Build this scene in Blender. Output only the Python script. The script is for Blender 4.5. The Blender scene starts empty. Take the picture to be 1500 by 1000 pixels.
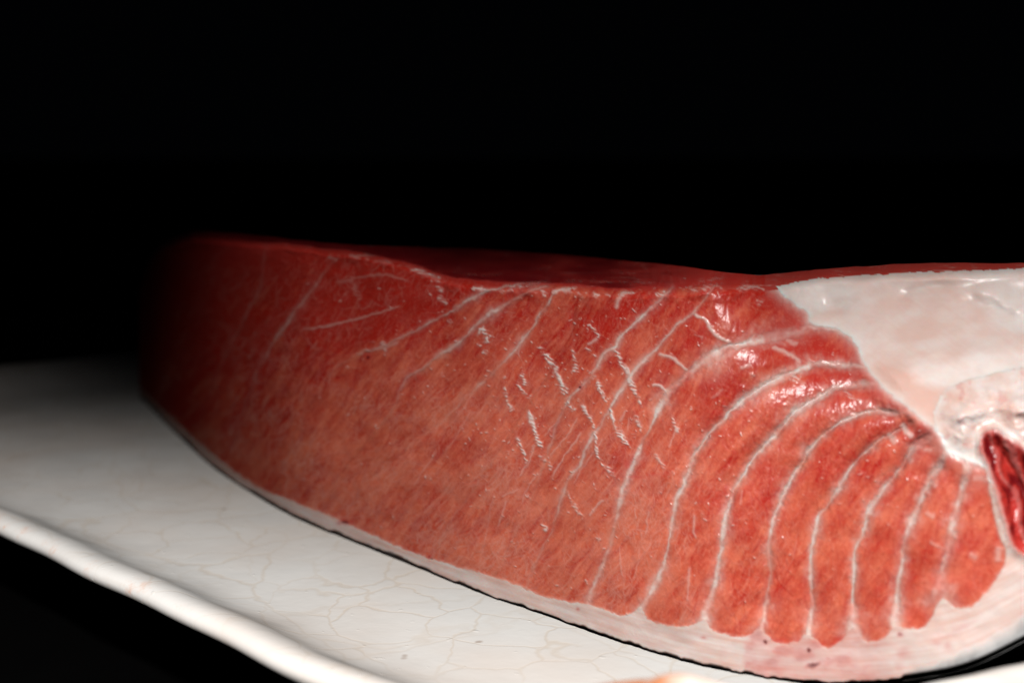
import bpy, math
import numpy as np

# ------------------------------------------------------------------ camera, world, lamp, exposure
scene = bpy.context.scene
COL = scene.collection
F, W0, H0 = 2083.0, 1500.0, 1000.0          # focal length in units of a 1500 px wide picture (50 mm lens)
CAMH, HOR = 0.17, 150.0                     # camera height over the plate floor, horizon row

cam_d = bpy.data.cameras.new("camera")
cam = bpy.data.objects.new("camera", cam_d)
COL.objects.link(cam)
cam.location = (0.0, 0.0, CAMH)
cam.rotation_euler = (math.radians(90), 0, 0)
cam_d.sensor_width = 36.0
cam_d.lens = 50.0
cam_d.shift_y = (HOR - 500.0) / 1500.0
cam_d.clip_start, cam_d.clip_end = 0.02, 50.0
cam_d.dof.use_dof = True
cam_d.dof.focus_distance = 0.462
cam_d.dof.aperture_fstop = 7.5
scene.camera = cam

world = bpy.data.worlds.new("World")
scene.world = world
world.use_nodes = True
world.node_tree.nodes["Background"].inputs[0].default_value = (0.6, 0.7, 1.0, 1)
world.node_tree.nodes["Background"].inputs[1].default_value = 0.0006

lamp_d = bpy.data.lights.new("spot_lamp", 'SPOT')
lamp = bpy.data.objects.new("spot_lamp", lamp_d)
COL.objects.link(lamp)
lamp.location = (-0.06, -0.42, 0.88)
def aim_rolled(o, target, roll, scale):
    from mathutils import Vector, Matrix
    z = (o.location - Vector(target)).normalized()
    x = Vector((0, 0, 1)).cross(z).normalized(); y = z.cross(x)
    x, y = x * math.cos(roll) + y * math.sin(roll), y * math.cos(roll) - x * math.sin(roll)
    m = Matrix((x, y, z)).transposed()
    o.rotation_euler = m.to_euler(); o.scale = scale
aim_rolled(lamp, (-0.16, 0.19, 0.02), -0.25, (5.2, 1.0, 1.0))      # a broad flat beam: barn doors top and bottom
lamp_d.energy = 148.0
lamp_d.color = (1.0, 0.98, 0.96)
lamp_d.shadow_soft_size = 0.05
lamp_d.spot_size = 0.685
lamp_d.spot_blend = 1.0

vs = scene.view_settings
vs.view_transform = 'Standard'
vs.look = 'None'
vs.exposure = 0.0
vs.gamma = 1.0
vs.use_curve_mapping = False
scene.render.engine = 'CYCLES'
scene.cycles.max_bounces = 3
scene.cycles.diffuse_bounces = 0
scene.cycles.glossy_bounces = 0

# ------------------------------------------------------------------ small helpers
def tag(o, label=None, cat=None, group=None, kind=None):
    if label: o["label"] = label
    if cat: o["category"] = cat
    if group: o["group"] = group
    if kind: o["kind"] = kind
    return o

def mesh_obj(name, verts, faces, mat, parent=None, smooth=True):
    me = bpy.data.meshes.new(name)
    me.from_pydata([tuple(v) for v in verts], [], [tuple(f) for f in faces])
    me.update()
    if smooth:
        me.polygons.foreach_set("use_smooth", [True] * len(me.polygons))
    me.materials.append(mat)
    o = bpy.data.objects.new(name, me)
    COL.objects.link(o)
    if parent: o.parent = parent
    return o

def smooth(a, b, x):
    t = np.clip((x - a) / (b - a), 0, 1)
    return t * t * (3 - 2 * t)

_rng = np.random.RandomState(7)
_TAB = _rng.rand(16, 256, 256).astype(np.float32)

def vnoise(x, y, k=0):
    t = _TAB[k % 16]
    xi = np.floor(x).astype(np.int32); yi = np.floor(y).astype(np.int32)
    fx = (x - xi).astype(np.float32); fy = (y - yi).astype(np.float32)
    fx = fx * fx * fx * (fx * (fx * 6 - 15) + 10); fy = fy * fy * fy * (fy * (fy * 6 - 15) + 10)
    a = t[xi & 255, yi & 255]; b = t[(xi + 1) & 255, yi & 255]
    c = t[xi & 255, (yi + 1) & 255]; d = t[(xi + 1) & 255, (yi + 1) & 255]
    return (a + (b - a) * fx) * (1 - fy) + (c + (d - c) * fx) * fy - 0.5      # -0.5 .. 0.5

def fbm(x, y, k=0, o=4, g=0.5):
    s = 0.0; a = 1.0
    for i in range(o):
        c, sn = math.cos(0.6 * i + 0.3), math.sin(0.6 * i + 0.3)
        s = s + a * vnoise((x * c - y * sn) * 2 ** i + 17.3 * i, (x * sn + y * c) * 2 ** i - 9.1 * i, k + i)
        a *= g
    return s

def spline(pts, n=6):
    p = np.array(pts, float)
    q = np.vstack([2 * p[0] - p[1], p, 2 * p[-1] - p[-2]])
    out = []
    for i in range(1, len(q) - 2):
        for t in np.arange(n) / n:
            out.append(0.5 * ((2 * q[i]) + (-q[i-1] + q[i+1]) * t + (2*q[i-1] - 5*q[i] + 4*q[i+1] - q[i+2]) * t*t
                              + (-q[i-1] + 3*q[i] - 3*q[i+1] + q[i+2]) * t**3))
    out.append(p[-1])
    return np.array(out)

def curve_field(path, X, Y, reach=150.0):
    """distance, arc length and side (+ right hand of travel) from a path to the sample points"""
    sh = X.shape
    D = np.full(sh, 1e4, np.float32); S = np.zeros(sh, np.float32); SD = np.ones(sh, np.float32)
    m = (X > path[:, 0].min() - reach) & (X < path[:, 0].max() + reach) & (Y > path[:, 1].min() - reach) & (Y < path[:, 1].max() + reach)
    x = X[m]; y = Y[m]
    d = np.full(x.shape, 1e8, np.float32); s = np.zeros_like(d); sd = np.ones_like(d)
    acc = 0.0
    for (ax, ay), (bx, by) in zip(path[:-1], path[1:]):
        ex, ey = bx - ax, by - ay
        L2 = ex * ex + ey * ey + 1e-9; L = math.sqrt(L2)
        t = np.clip(((x - ax) * ex + (y - ay) * ey) / L2, 0, 1)
        dx = x - (ax + t * ex); dy = y - (ay + t * ey)
        dd = dx * dx + dy * dy
        w = dd < d
        d[w] = dd[w]; s[w] = acc + t[w] * L
        sd[w] = np.where(ex * dy[w] - ey * dx[w] > 0, 1.0, -1.0)
        acc += L
    D[m] = np.sqrt(d); S[m] = s / acc; SD[m] = sd
    return D, S, SD

def in_poly(poly, X, Y):
    r = np.zeros(X.shape, bool)
    n = len(poly)
    for i in range(n):
        x0, y0 = poly[i]; x1, y1 = poly[(i + 1) % n]
        if y0 == y1: continue
        c = ((Y < y0) != (Y < y1)) & (X < (x1 - x0) * (Y - y0) / (y1 - y0) + x0)
        r ^= c
    return r

# ------------------------------------------------------------------ materials
class NT:
    def __init__(self, name):
        self.m = bpy.data.materials.new(name); self.m.use_nodes = True
        self.t = self.m.node_tree; self.n = self.t.nodes; self.l = self.t.links
        self.b = self.n["Principled BSDF"]
    def add(self, typ, **kw):
        nd = self.n.new(typ)
        for k, v in kw.items(): setattr(nd, k, v)
        return nd
    def put(self, sock, v):
        if hasattr(v, "is_output") or isinstance(v, bpy.types.NodeSocket): self.l.new(v, sock)
        else: sock.default_value = v
    def math(self, op, a, b=0.0, c=0.0, clamp=False):
        nd = self.add("ShaderNodeMath", operation=op, use_clamp=clamp)
        self.put(nd.inputs[0], a); self.put(nd.inputs[1], b); self.put(nd.inputs[2], c)
        return nd.outputs[0]
    def mix(self, f, a, b):
        nd = self.add("ShaderNodeMix", data_type='RGBA')
        self.put(nd.inputs[0], f); self.put(nd.inputs[6], a); self.put(nd.inputs[7], b)
        return nd.outputs[2]
    def noise(self, vec, scale, detail=4.0, rough=0.55, dist=0.0):
        nd = self.add("ShaderNodeTexNoise")
        if vec is not None: self.l.new(vec, nd.inputs["Vector"])
        nd.inputs["Scale"].default_value = scale; nd.inputs["Detail"].default_value = detail
        nd.inputs["Roughness"].default_value = rough; nd.inputs["Distortion"].default_value = dist
        return nd.outputs["Fac"]
    def ramp(self, v, a, b, lo=0.0, hi=1.0):
        nd = self.add("ShaderNodeMapRange", interpolation_type='SMOOTHSTEP')
        self.put(nd.inputs[0], v)
        for i, q in enumerate((a, b, lo, hi)): nd.inputs[i + 1].default_value = q
        return nd.outputs[0]
    def bump(self, h, strength, dist, normal=None):
        nd = self.add("ShaderNodeBump")
        self.put(nd.inputs["Height"], h); nd.inputs["Strength"].default_value = strength
        nd.inputs["Distance"].default_value = dist
        if normal is not None: self.l.new(normal, nd.inputs["Normal"])
        return nd.outputs[0]

def tissue_material(name, rough=0.32, sss=0.30, fine=1.0):
    """tuna tissue: the tint attribute holds fat with painted glints, lean, blood with painted shade; the second one pallor, silver skin, wetness"""
    t = NT(name)
    at = t.add("ShaderNodeAttribute", attribute_name="tissue")
    a2 = t.add("ShaderNodeAttribute", attribute_name="surface")
    s1 = t.add("ShaderNodeSeparateColor"); t.l.new(at.outputs["Color"], s1.inputs[0])
    s2 = t.add("ShaderNodeSeparateColor"); t.l.new(a2.outputs["Color"], s2.inputs[0])
    fat, lean, blood = s1.outputs
    pale, silver, wet = s2.outputs
    co = t.add("ShaderNodeTexCoord").outputs["Object"]
    n1 = t.noise(co, 1100.0, 5.0, 0.6)
    n2 = t.noise(co, 160.0, 4.0, 0.6)
    flesh = t.mix(lean, (0.61, 0.140, 0.077, 1), (0.40, 0.016, 0.009, 1))
    flesh = t.mix(t.ramp(n2, 0.35, 0.72, 0.0, 0.30), flesh, (0.33, 0.026, 0.014, 1))
    flesh = t.mix(t.ramp(n1, 0.50, 0.75, 0.0, 0.16 * fine), flesh, (0.74, 0.32, 0.23, 1))
    fatc = t.mix(pale, (0.62, 0.40, 0.34, 1), (0.68, 0.60, 0.565, 1))
    fatc = t.mix(t.ramp(n2, 0.4, 0.7, 0.0, 0.25), fatc, (0.58, 0.36, 0.31, 1))
    c = t.mix(fat, flesh, fatc)
    c = t.mix(blood, c, t.mix(t.ramp(blood, 0.35, 0.85), (0.52, 0.045, 0.04, 1), (0.14, 0.004, 0.006, 1)))
    sk = t.mix(t.math("MULTIPLY", pale, t.ramp(n2, 0.25, 0.6, 0.5, 1.0)), (0.05, 0.052, 0.054, 1), (0.40, 0.40, 0.395, 1))
    c = t.mix(silver, c, sk)
    t.l.new(c, t.b.inputs["Base Color"])
    t.put(t.b.inputs["Roughness"], t.math('SUBTRACT', rough, t.math('MULTIPLY', wet, 0.16)))
    t.b.inputs["Subsurface Weight"].default_value = sss
    t.b.inputs["Subsurface Radius"].default_value = (1.0, 0.30, 0.18)
    t.b.inputs["Subsurface Scale"].default_value = 0.0022
    t.b.inputs["Specular IOR Level"].default_value = 0.38
    nb = t.bump(n1, 0.14 * fine, 0.0004)
    t.l.new(nb, t.b.inputs["Normal"])
    return t.m

M_FLESH = tissue_material("tuna_flesh")
M_FAT = tissue_material("tuna_fat", 0.36, 0.4, 0.6)
M_MEMB = tissue_material("belly_membrane", 0.34, 0.5, 0.05)
M_SKIN = tissue_material("tuna_skin", 0.30, 0.0, 1.0)

def glaze_material():
    t = NT("crackle_glaze")
    co = t.add("ShaderNodeTexCoord").outputs["Object"]
    at = t.add("ShaderNodeAttribute", attribute_name="rim")
    s1 = t.add("ShaderNodeSeparateColor"); t.l.new(at.outputs["Color"], s1.inputs[0])
    rust, raw, slope = s1.outputs
    warp = t.add("ShaderNodeTexNoise"); t.l.new(co, warp.inputs["Vector"])
    warp.inputs["Scale"].default_value = 26.0; warp.inputs["Detail"].default_value = 4.0
    sc = t.add("ShaderNodeVectorMath", operation='MULTIPLY_ADD')
    t.l.new(warp.outputs["Color"], sc.inputs[0]); sc.inputs[1].default_value = (0.030,) * 3; t.l.new(co, sc.inputs[2])
    def crack(scale, width, seedshift):
        ad = t.add("ShaderNodeVectorMath", operation='ADD'); t.l.new(sc.outputs[0], ad.inputs[0]); ad.inputs[1].default_value = seedshift
        v = t.add("ShaderNodeTexVoronoi", feature='DISTANCE_TO_EDGE'); t.l.new(ad.outputs[0], v.inputs["Vector"])
        v.inputs["Scale"].default_value = scale
        return t.ramp(v.outputs["Distance"], 0.0, width, 1.0, 0.0)
    c1 = crack(42.0, 0.040, (0.3, 0.1, 0.0)); c2 = crack(13.0, 0.020, (1.3, 4.1, 0.0))
    nb = t.noise(co, 14.0, 3.0, 0.5)
    c1 = t.math('MULTIPLY', c1, t.ramp(nb, 0.36, 0.62, 0.25, 0.8))
    ck = t.math('MAXIMUM', c1, t.math('MULTIPLY', c2, t.ramp(nb, 0.3, 0.6, 0.8, 0.25)))
    base = t.mix(t.ramp(t.noise(co, 9.0, 4.0, 0.6), 0.35, 0.7), (0.69, 0.67, 0.645, 1), (0.67, 0.605, 0.555, 1))
    ck = t.math('MULTIPLY', ck, t.math('SUBTRACT', 1.0, t.math('MULTIPLY', slope, 0.8)))
    base = t.mix(t.math('MULTIPLY', ck, 0.30), base, (0.50, 0.34, 0.18, 1))
    sp = t.noise(co, 70.0, 2.0, 0.5)
    base = t.mix(t.ramp(sp, 0.75, 0.80, 0.0, 0.6), base, (0.25, 0.15, 0.09, 1))
    rn = t.noise(co, 70.0, 8.0, 0.75)
    base = t.mix(t.math('MULTIPLY', rust, t.ramp(rn, 0.52, 0.80)), base, (0.66, 0.22, 0.055, 1))
    base = t.mix(t.math('MULTIPLY', raw, t.ramp(t.noise(co, 60.0, 4.0, 0.6), 0.25, 0.5)), base, (0.42, 0.13, 0.03, 1))
    t.l.new(base, t.b.inputs["Base Color"])
    t.put(t.b.inputs["Roughness"], t.ramp(t.noise(co, 40.0, 3.0), 0.3, 0.7, 0.22, 0.36))
    t.b.inputs["Coat Weight"].default_value = 0.25
    t.b.inputs["Coat Roughness"].default_value = 0.12
    h = t.math('ADD', t.math('MULTIPLY', t.noise(co, 120.0, 3.0, 0.55), 0.5), t.ramp(t.noise(co, 230.0, 1.0), 0.70, 0.8, 0.0, 0.5))
    n = t.bump(h, 0.22, 0.0012)
    n = t.bump(t.math('MULTIPLY', ck, -1.0), 0.15, 0.0004, n)
    t.l.new(n, t.b.inputs["Normal"])
    return t.m

M_GLAZE = glaze_material()

def table_material():
    t = NT("black_table")
    co = t.add("ShaderNodeTexCoord").outputs["Object"]
    t.l.new(t.mix(t.noise(co, 40.0), (0.0002, 0.0002, 0.0002, 1), (0.0006, 0.0005, 0.0005, 1)), t.b.inputs["Base Color"])
    t.b.inputs["Roughness"].default_value = 0.9
    t.b.inputs["Specular IOR Level"].default_value = 0.02
    return t.m

# ------------------------------------------------------------------ table
TZ = -0.030
g = 3.0
table = mesh_obj("table", [(-g, -1.0, TZ), (g, -1.0, TZ), (g, 5.0, TZ), (-g, 5.0, TZ)], [(0, 1, 2, 3)], table_material(), smooth=False)
tag(table, kind="structure")

# ------------------------------------------------------------------ plate: a long oblong dish with an uneven lip
def plate():
    A = np.array((-0.4271, 0.7680)); B = np.array((0.0453, 0.2958))
    e = np.array((0.815, 0.58)); e /= np.linalg.norm(e)
    WID = 0.36
    corners = [A, B, B + e * WID, A + e * WID]
    R = 0.030
    nrm4 = []
    cen = sum(corners) / 4
    for i in range(4):
        t_ = corners[(i + 1) % 4] - corners[i]; t_ = t_ / np.linalg.norm(t_); q = np.array((-t_[1], t_[0]))
        if np.dot(q, cen - corners[i]) < 0: q = -q
        nrm4.append((corners[i], t_, q))
    def ring(d):
        cs = []
        for i in range(4):
            p0, t0, q0 = nrm4[i - 1]; p1, t1, q1 = nrm4[i]
            M = np.array([q0, q1]); cs.append(np.linalg.solve(M, np.array([q0 @ p0 + d, q1 @ p1 + d])))
        r = max(R - d, 0.004)
        arcs = []
        for i in range(4):
            p = cs[i]; a = cs[i - 1]; b = cs[(i + 1) % 4]
            u = (a - p) / np.linalg.norm(a - p); v_ = (b - p) / np.linalg.norm(b - p)
            ang = math.acos(np.dot(u, v_)); tl = r / math.tan(ang / 2)
            c = p + (u + v_) / np.linalg.norm(u + v_) * r / math.sin(ang / 2)
            p0 = p + u * tl; p1 = p + v_ * tl
            a0 = math.atan2(*(p0 - c)[::-1]); a1 = math.atan2(*(p1 - c)[::-1])
            while a1 - a0 > math.pi: a1 -= 2 * math.pi
            while a1 - a0 < -math.pi: a1 += 2 * math.pi
            arcs.append([c + r * np.array((math.cos(a0 + (a1 - a0) * k / 24), math.sin(a0 + (a1 - a0) * k / 24))) for k in range(25)])
        out = []
        for i in range(4):
            out += arcs[i]
            q1 = arcs[i][-1]; q2 = arcs[(i + 1) % 4][0]
            out += [q1 + (q2 - q1) * k / 160 for k in range(1, 160)]
        return np.array(out)
    pts = ring(0.0)
    P = np.array(pts); n = len(P)
    T = np.roll(P, -1, 0) - np.roll(P, 1, 0); T /= np.linalg.norm(T, axis=1)[:, None]
    N = np.stack([-T[:, 1], T[:, 0]], 1)                        # inward for counter-clockwise order
    if np.dot(N[10], (P.mean(0) - P[10])) < 0: N = -N
    # lip height round the rim
    d = np.array((0.7071, -0.7071))
    rel = (P - np.array((-0.0372, 0.3872)))
    tt = rel @ d; off = np.abs(rel @ np.array((0.7071, 0.7071)))
    hgt = np.full(n, 0.013)
    front = off < 0.03
    hf = np.interp(tt, [-0.5, -0.05, 0.0, 0.03, 0.06, 0.085, 0.100, 0.115, 0.135, 0.16],
                   [0.0115, 0.0118, 0.013, 0.017, 0.0255, 0.0372, 0.0452, 0.0440, 0.035, 0.030])
    hgt = np.where(front, hf, hgt)
    right = ((P - B) @ np.array((0.7071, -0.7071)) > -0.10) & ~front
    sr = (P - B) @ e
    hgt = np.where(right, np.interp(sr, [0.0, 0.05, 0.09, 0.2, 0.36], [0.031, 0.031, 0.029, 0.018, 0.013]), hgt)
    k = np.hanning(21); k /= k.sum()
    hgt = np.convolve(np.r_[hgt[-10:], hgt, hgt[:10]], k, 'valid')
    ph = np.arange(n)
    wob = 0.0009 * np.sin(ph * 0.071) + 0.0006 * np.sin(ph * 0.19 + 1.0) + 0.0004 * np.sin(ph * 0.41)
    prof = [(0.090, 0.0), (0.070, 0.0), (0.058, 0.004), (0.047, 0.02), (0.038, 0.07), (0.031, 0.17), (0.025, 0.33), (0.020, 0.52), (0.0155, 0.72), (0.0120, 0.87), (0.0090, 0.955),
            (0.0066, 0.993), (0.0046, 1.0), (0.0026, 0.97), (0.0011, 0.895), (0.0002, 0.785), (0.0003, 0.65), (0.0018, 0.47), (0.0048, 0.28), (0.0092, 0.08), (0.0152, -0.12), (0.0245, -0.34),
            (0.045, -0.6), (0.075, -1.1), (0.078, -2.35), (0.084, -2.35)]
    V, att = [], []
    m = len(prof)
    for j, (dd, zz) in enumerate(prof):
        q = ring(dd) + N * (wob * (1.0 if dd < 0.03 else 0.0))[:, None]
        z = zz * hgt if zz > 0 else np.full(n, zz * 0.0125)
        for i in range(n):
            V.append((q[i, 0], q[i, 1], z[i]))
        lipw = math.exp(-((j - 14.5) / 3.0) ** 2)
        rust = lipw * smooth(-0.03, -0.16, tt) * front
        raw = math.exp(-((j - 13.5) / 2.6) ** 2) * np.exp(-((tt - 0.092) / 0.020) ** 2) * front
        raw = raw + 0.75 * math.exp(-((j - 15.0) / 2.2) ** 2) * np.exp(-((tt + 0.232) / 0.008) ** 2) * front
        rust = rust + lipw * 1.2 * np.exp(-((tt + 0.235) / 0.016) ** 2) * front
        for i in range(n):
            att.append((min(rust[i], 1.0), min(1.3 * raw[i], 1.0), lipw, 1.0))
    Fc = []
    for j in range(m - 1):
        for i in range(n):
            k2 = (i + 1) % n
            Fc.append((j * n + i, j * n + k2, (j + 1) * n + k2, (j + 1) * n + i))
    Fc.append(tuple(range(n)))
    Fc.append(tuple(range((m - 1) * n, m * n))[::-1])
    o = mesh_obj("serving_plate", V, Fc, M_GLAZE)
    import bmesh
    bm = bmesh.new(); bm.from_mesh(o.data); bmesh.ops.recalc_face_normals(bm, faces=bm.faces); bm.to_mesh(o.data); bm.free()
    ca = o.data.color_attributes.new("rim", 'FLOAT_COLOR', 'POINT')
    ca.data.foreach_set("color", np.array(att, np.float32).ravel())
    return o

dish = plate()
tag(dish, "long cream crackle-glazed ceramic plate with uneven lip, under the tuna block", "plate")

# ------------------------------------------------------------------ tuna block: the front surface as a fine sheet of tissue
NU, NV = 980, 440
px = np.linspace(204.0, 1562.0, NU).astype(np.float32)
v = np.linspace(0.0, 1.0, NV).astype(np.float32)

def knots(x, *k):
    a = np.array(k, float)
    return np.interp(x, a[:, 0], a[:, 1])
def sknots(x, *k):
    a = spline(k, 8)
    return np.interp(x, a[:, 0], a[:, 1])

yb = sknots(px, (200, 572), (210, 588), (235, 614), (270, 648), (300, 676), (330, 699), (400, 743), (450, 768), (500, 788), (588, 824), (700, 869), (800, 903), (850, 922), (900, 940),
            (964, 960), (1000, 971), (1050, 983), (1100, 992), (1150, 998), (1230, 1002), (1300, 999), (1360, 991), (1400, 983), (1440, 969), (1500, 939), (1565, 900))
yt = sknots(px, (200, 440), (207, 405), (218, 376), (240, 354), (270, 343), (300, 338), (400, 347), (500, 358), (600, 362), (700, 365), (800, 371), (900, 380), (1000, 390), (1060, 398), (1100, 402), (1130, 402),
            (1200, 395), (1300, 388), (1400, 385), (1565, 386))
yr = sknots(px, (200, 450), (207, 416), (218, 388), (240, 366), (270, 355), (300, 350), (400, 359), (500, 369), (560, 377), (610, 392), (650, 405), (690, 413), (730, 416), (800, 417), (850, 420), (900, 423), (950, 423), (1000, 420),
            (1050, 417), (1100, 416), (1140, 417), (1200, 405), (1300, 400), (1400, 396), (1565, 392))
yr = yr + 3.5 * fbm(px / 42.0, px * 0 + 9.3, 7, 4)
yt = yt + 1.6 * fbm(px / 34.0, px * 0 + 3.3, 2, 3)
D0 = 354.1 / (np.minimum(yb, 1002) - HOR)
right_path = sknots(px, (1100, 0.4206), (1150, 0.4171), (1200, 0.4125), (1300, 0.402), (1400, 0.392), (1500, 0.386), (1565, 0.384))
D0 = np.where(px < 1125, D0, right_path)
k = np.hanning(41); k /= k.sum()
D0 = np.convolve(np.r_[np.full(20, D0[0]), D0, np.full(20, D0[-1])], k, 'valid')

PX = np.repeat(px[:, None], NV, 1)
warpv = v ** 1.0
PY = (yt[:, None] + (yb - yt)[:, None] * warpv[None, :]).astype(np.float32)
YB = np.repeat(yb[:, None], NV, 1); YR = np.repeat(yr[:, None], NV, 1)
# slowly wandering copies of the coordinates, so that no boundary is drawn with a ruler
WX = (PX + 7.0 * fbm(PX / 46, PY / 46, 1, 4)).astype(np.float32)
WY = (PY + 7.0 * fbm(PX / 46, PY / 46, 5, 4)).astype(np.float32)

# --- outlines of the tissues (picture units on this surface)
flesh_floor = [(200, 560), (210, 572), (250, 612), (300, 656), (340, 688), (380, 715), (420, 731), (460, 747), (492, 759), (548, 785), (620, 815), (700, 838), (760, 858), (800, 874), (850, 883), (876, 889), (906, 900),
               (926, 897), (940, 888), (950, 907), (988, 918), (1012, 915), (1031, 908), (1046, 924), (1080, 932), (1100, 929), (1114, 921), (1130, 937), (1152, 943), (1172, 937), (1182, 928), (1196, 938), (1212, 949), (1234, 938),
               (1249, 918), (1264, 936), (1280, 939), (1300, 931), (1311, 916), (1322, 918), (1348, 921), (1364, 907), (1377, 878), (1388, 880), (1400, 890), (1420, 889), (1440, 873), (1458, 850), (1470, 828), (1474, 808), (1464, 780), (1454, 740), (1447, 700), (1440, 684), (1420, 676)]
memb_edge = [(1136, 420), (1150, 434), (1166, 446), (1182, 456), (1186, 470), (1200, 476), (1222, 480), (1244, 492), (1257, 508), (1264, 528), (1280, 550), (1300, 572), (1325, 592), (1350, 611), (1368, 626), (1378, 640), (1390, 662), (1414, 672), (1436, 680)]
memb_top = [(1562, 394), (1500, 393), (1400, 397), (1350, 398), (1300, 401), (1250, 404), (1200, 408), (1160, 414)]
flesh_poly = [(190, 330)] + flesh_floor + [(1436, 680)][:0] + memb_edge[::-1] + [(1160, 410), (1140, 330)]
memb_poly = memb_edge + [(1446, 700), (1562, 760)] + memb_top
flesh_floor_c = spline(flesh_floor, 3); memb_edge_c = spline(memb_edge, 3)
flesh_poly = [(190, 330)] + [tuple(p) for p in flesh_floor_c] + [tuple(p) for p in memb_edge_c[::-1]] + [(1160, 410), (1140, 330)]
memb_poly = [tuple(p) for p in memb_edge_c] + [(1446, 700), (1562, 790)] + memb_top
JX = (PX + 2.2 * fbm(PX / 9, PY / 9, 3, 3)).astype(np.float32)
JY = (PY + 2.6 * fbm(PX / 8, PY / 8, 8, 3)).astype(np.float32)
in_flesh = in_poly(flesh_poly, JX, JY)
in_memb = in_poly(memb_poly, JX, JY)
dark_poly = spline([(1434, 652), (1440, 634), (1456, 630), (1476, 640), (1500, 658), (1530, 690), (1562, 720), (1562, 860), (1530, 838), (1502, 815), (1484, 802), (1474, 772), (1464, 742), (1454, 702), (1444, 672), (1436, 662)], 4)
in_dark = in_poly(dark_poly, JX, JY)
cart_poly = spline([(1368, 604), (1378, 580), (1400, 562), (1440, 550), (1500, 538), (1562, 530), (1562, 668), (1520, 668), (1484, 648), (1462, 628), (1440, 632), (1430, 652), (1410, 660), (1388, 648), (1372, 630)], 4)
in_cart = in_poly(cart_poly, JX, JY)
d_floor = curve_field(flesh_floor_c, JX, JY)[0]
d_memb = curve_field(memb_edge_c, JX, JY)[0]
d_dark, s_dark, _ = curve_field(np.vstack([dark_poly, dark_poly[:1]]), JX, JY)
d_cart = curve_field(np.vstack([cart_poly, cart_poly[:1]]), JX, JY)[0]

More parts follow.
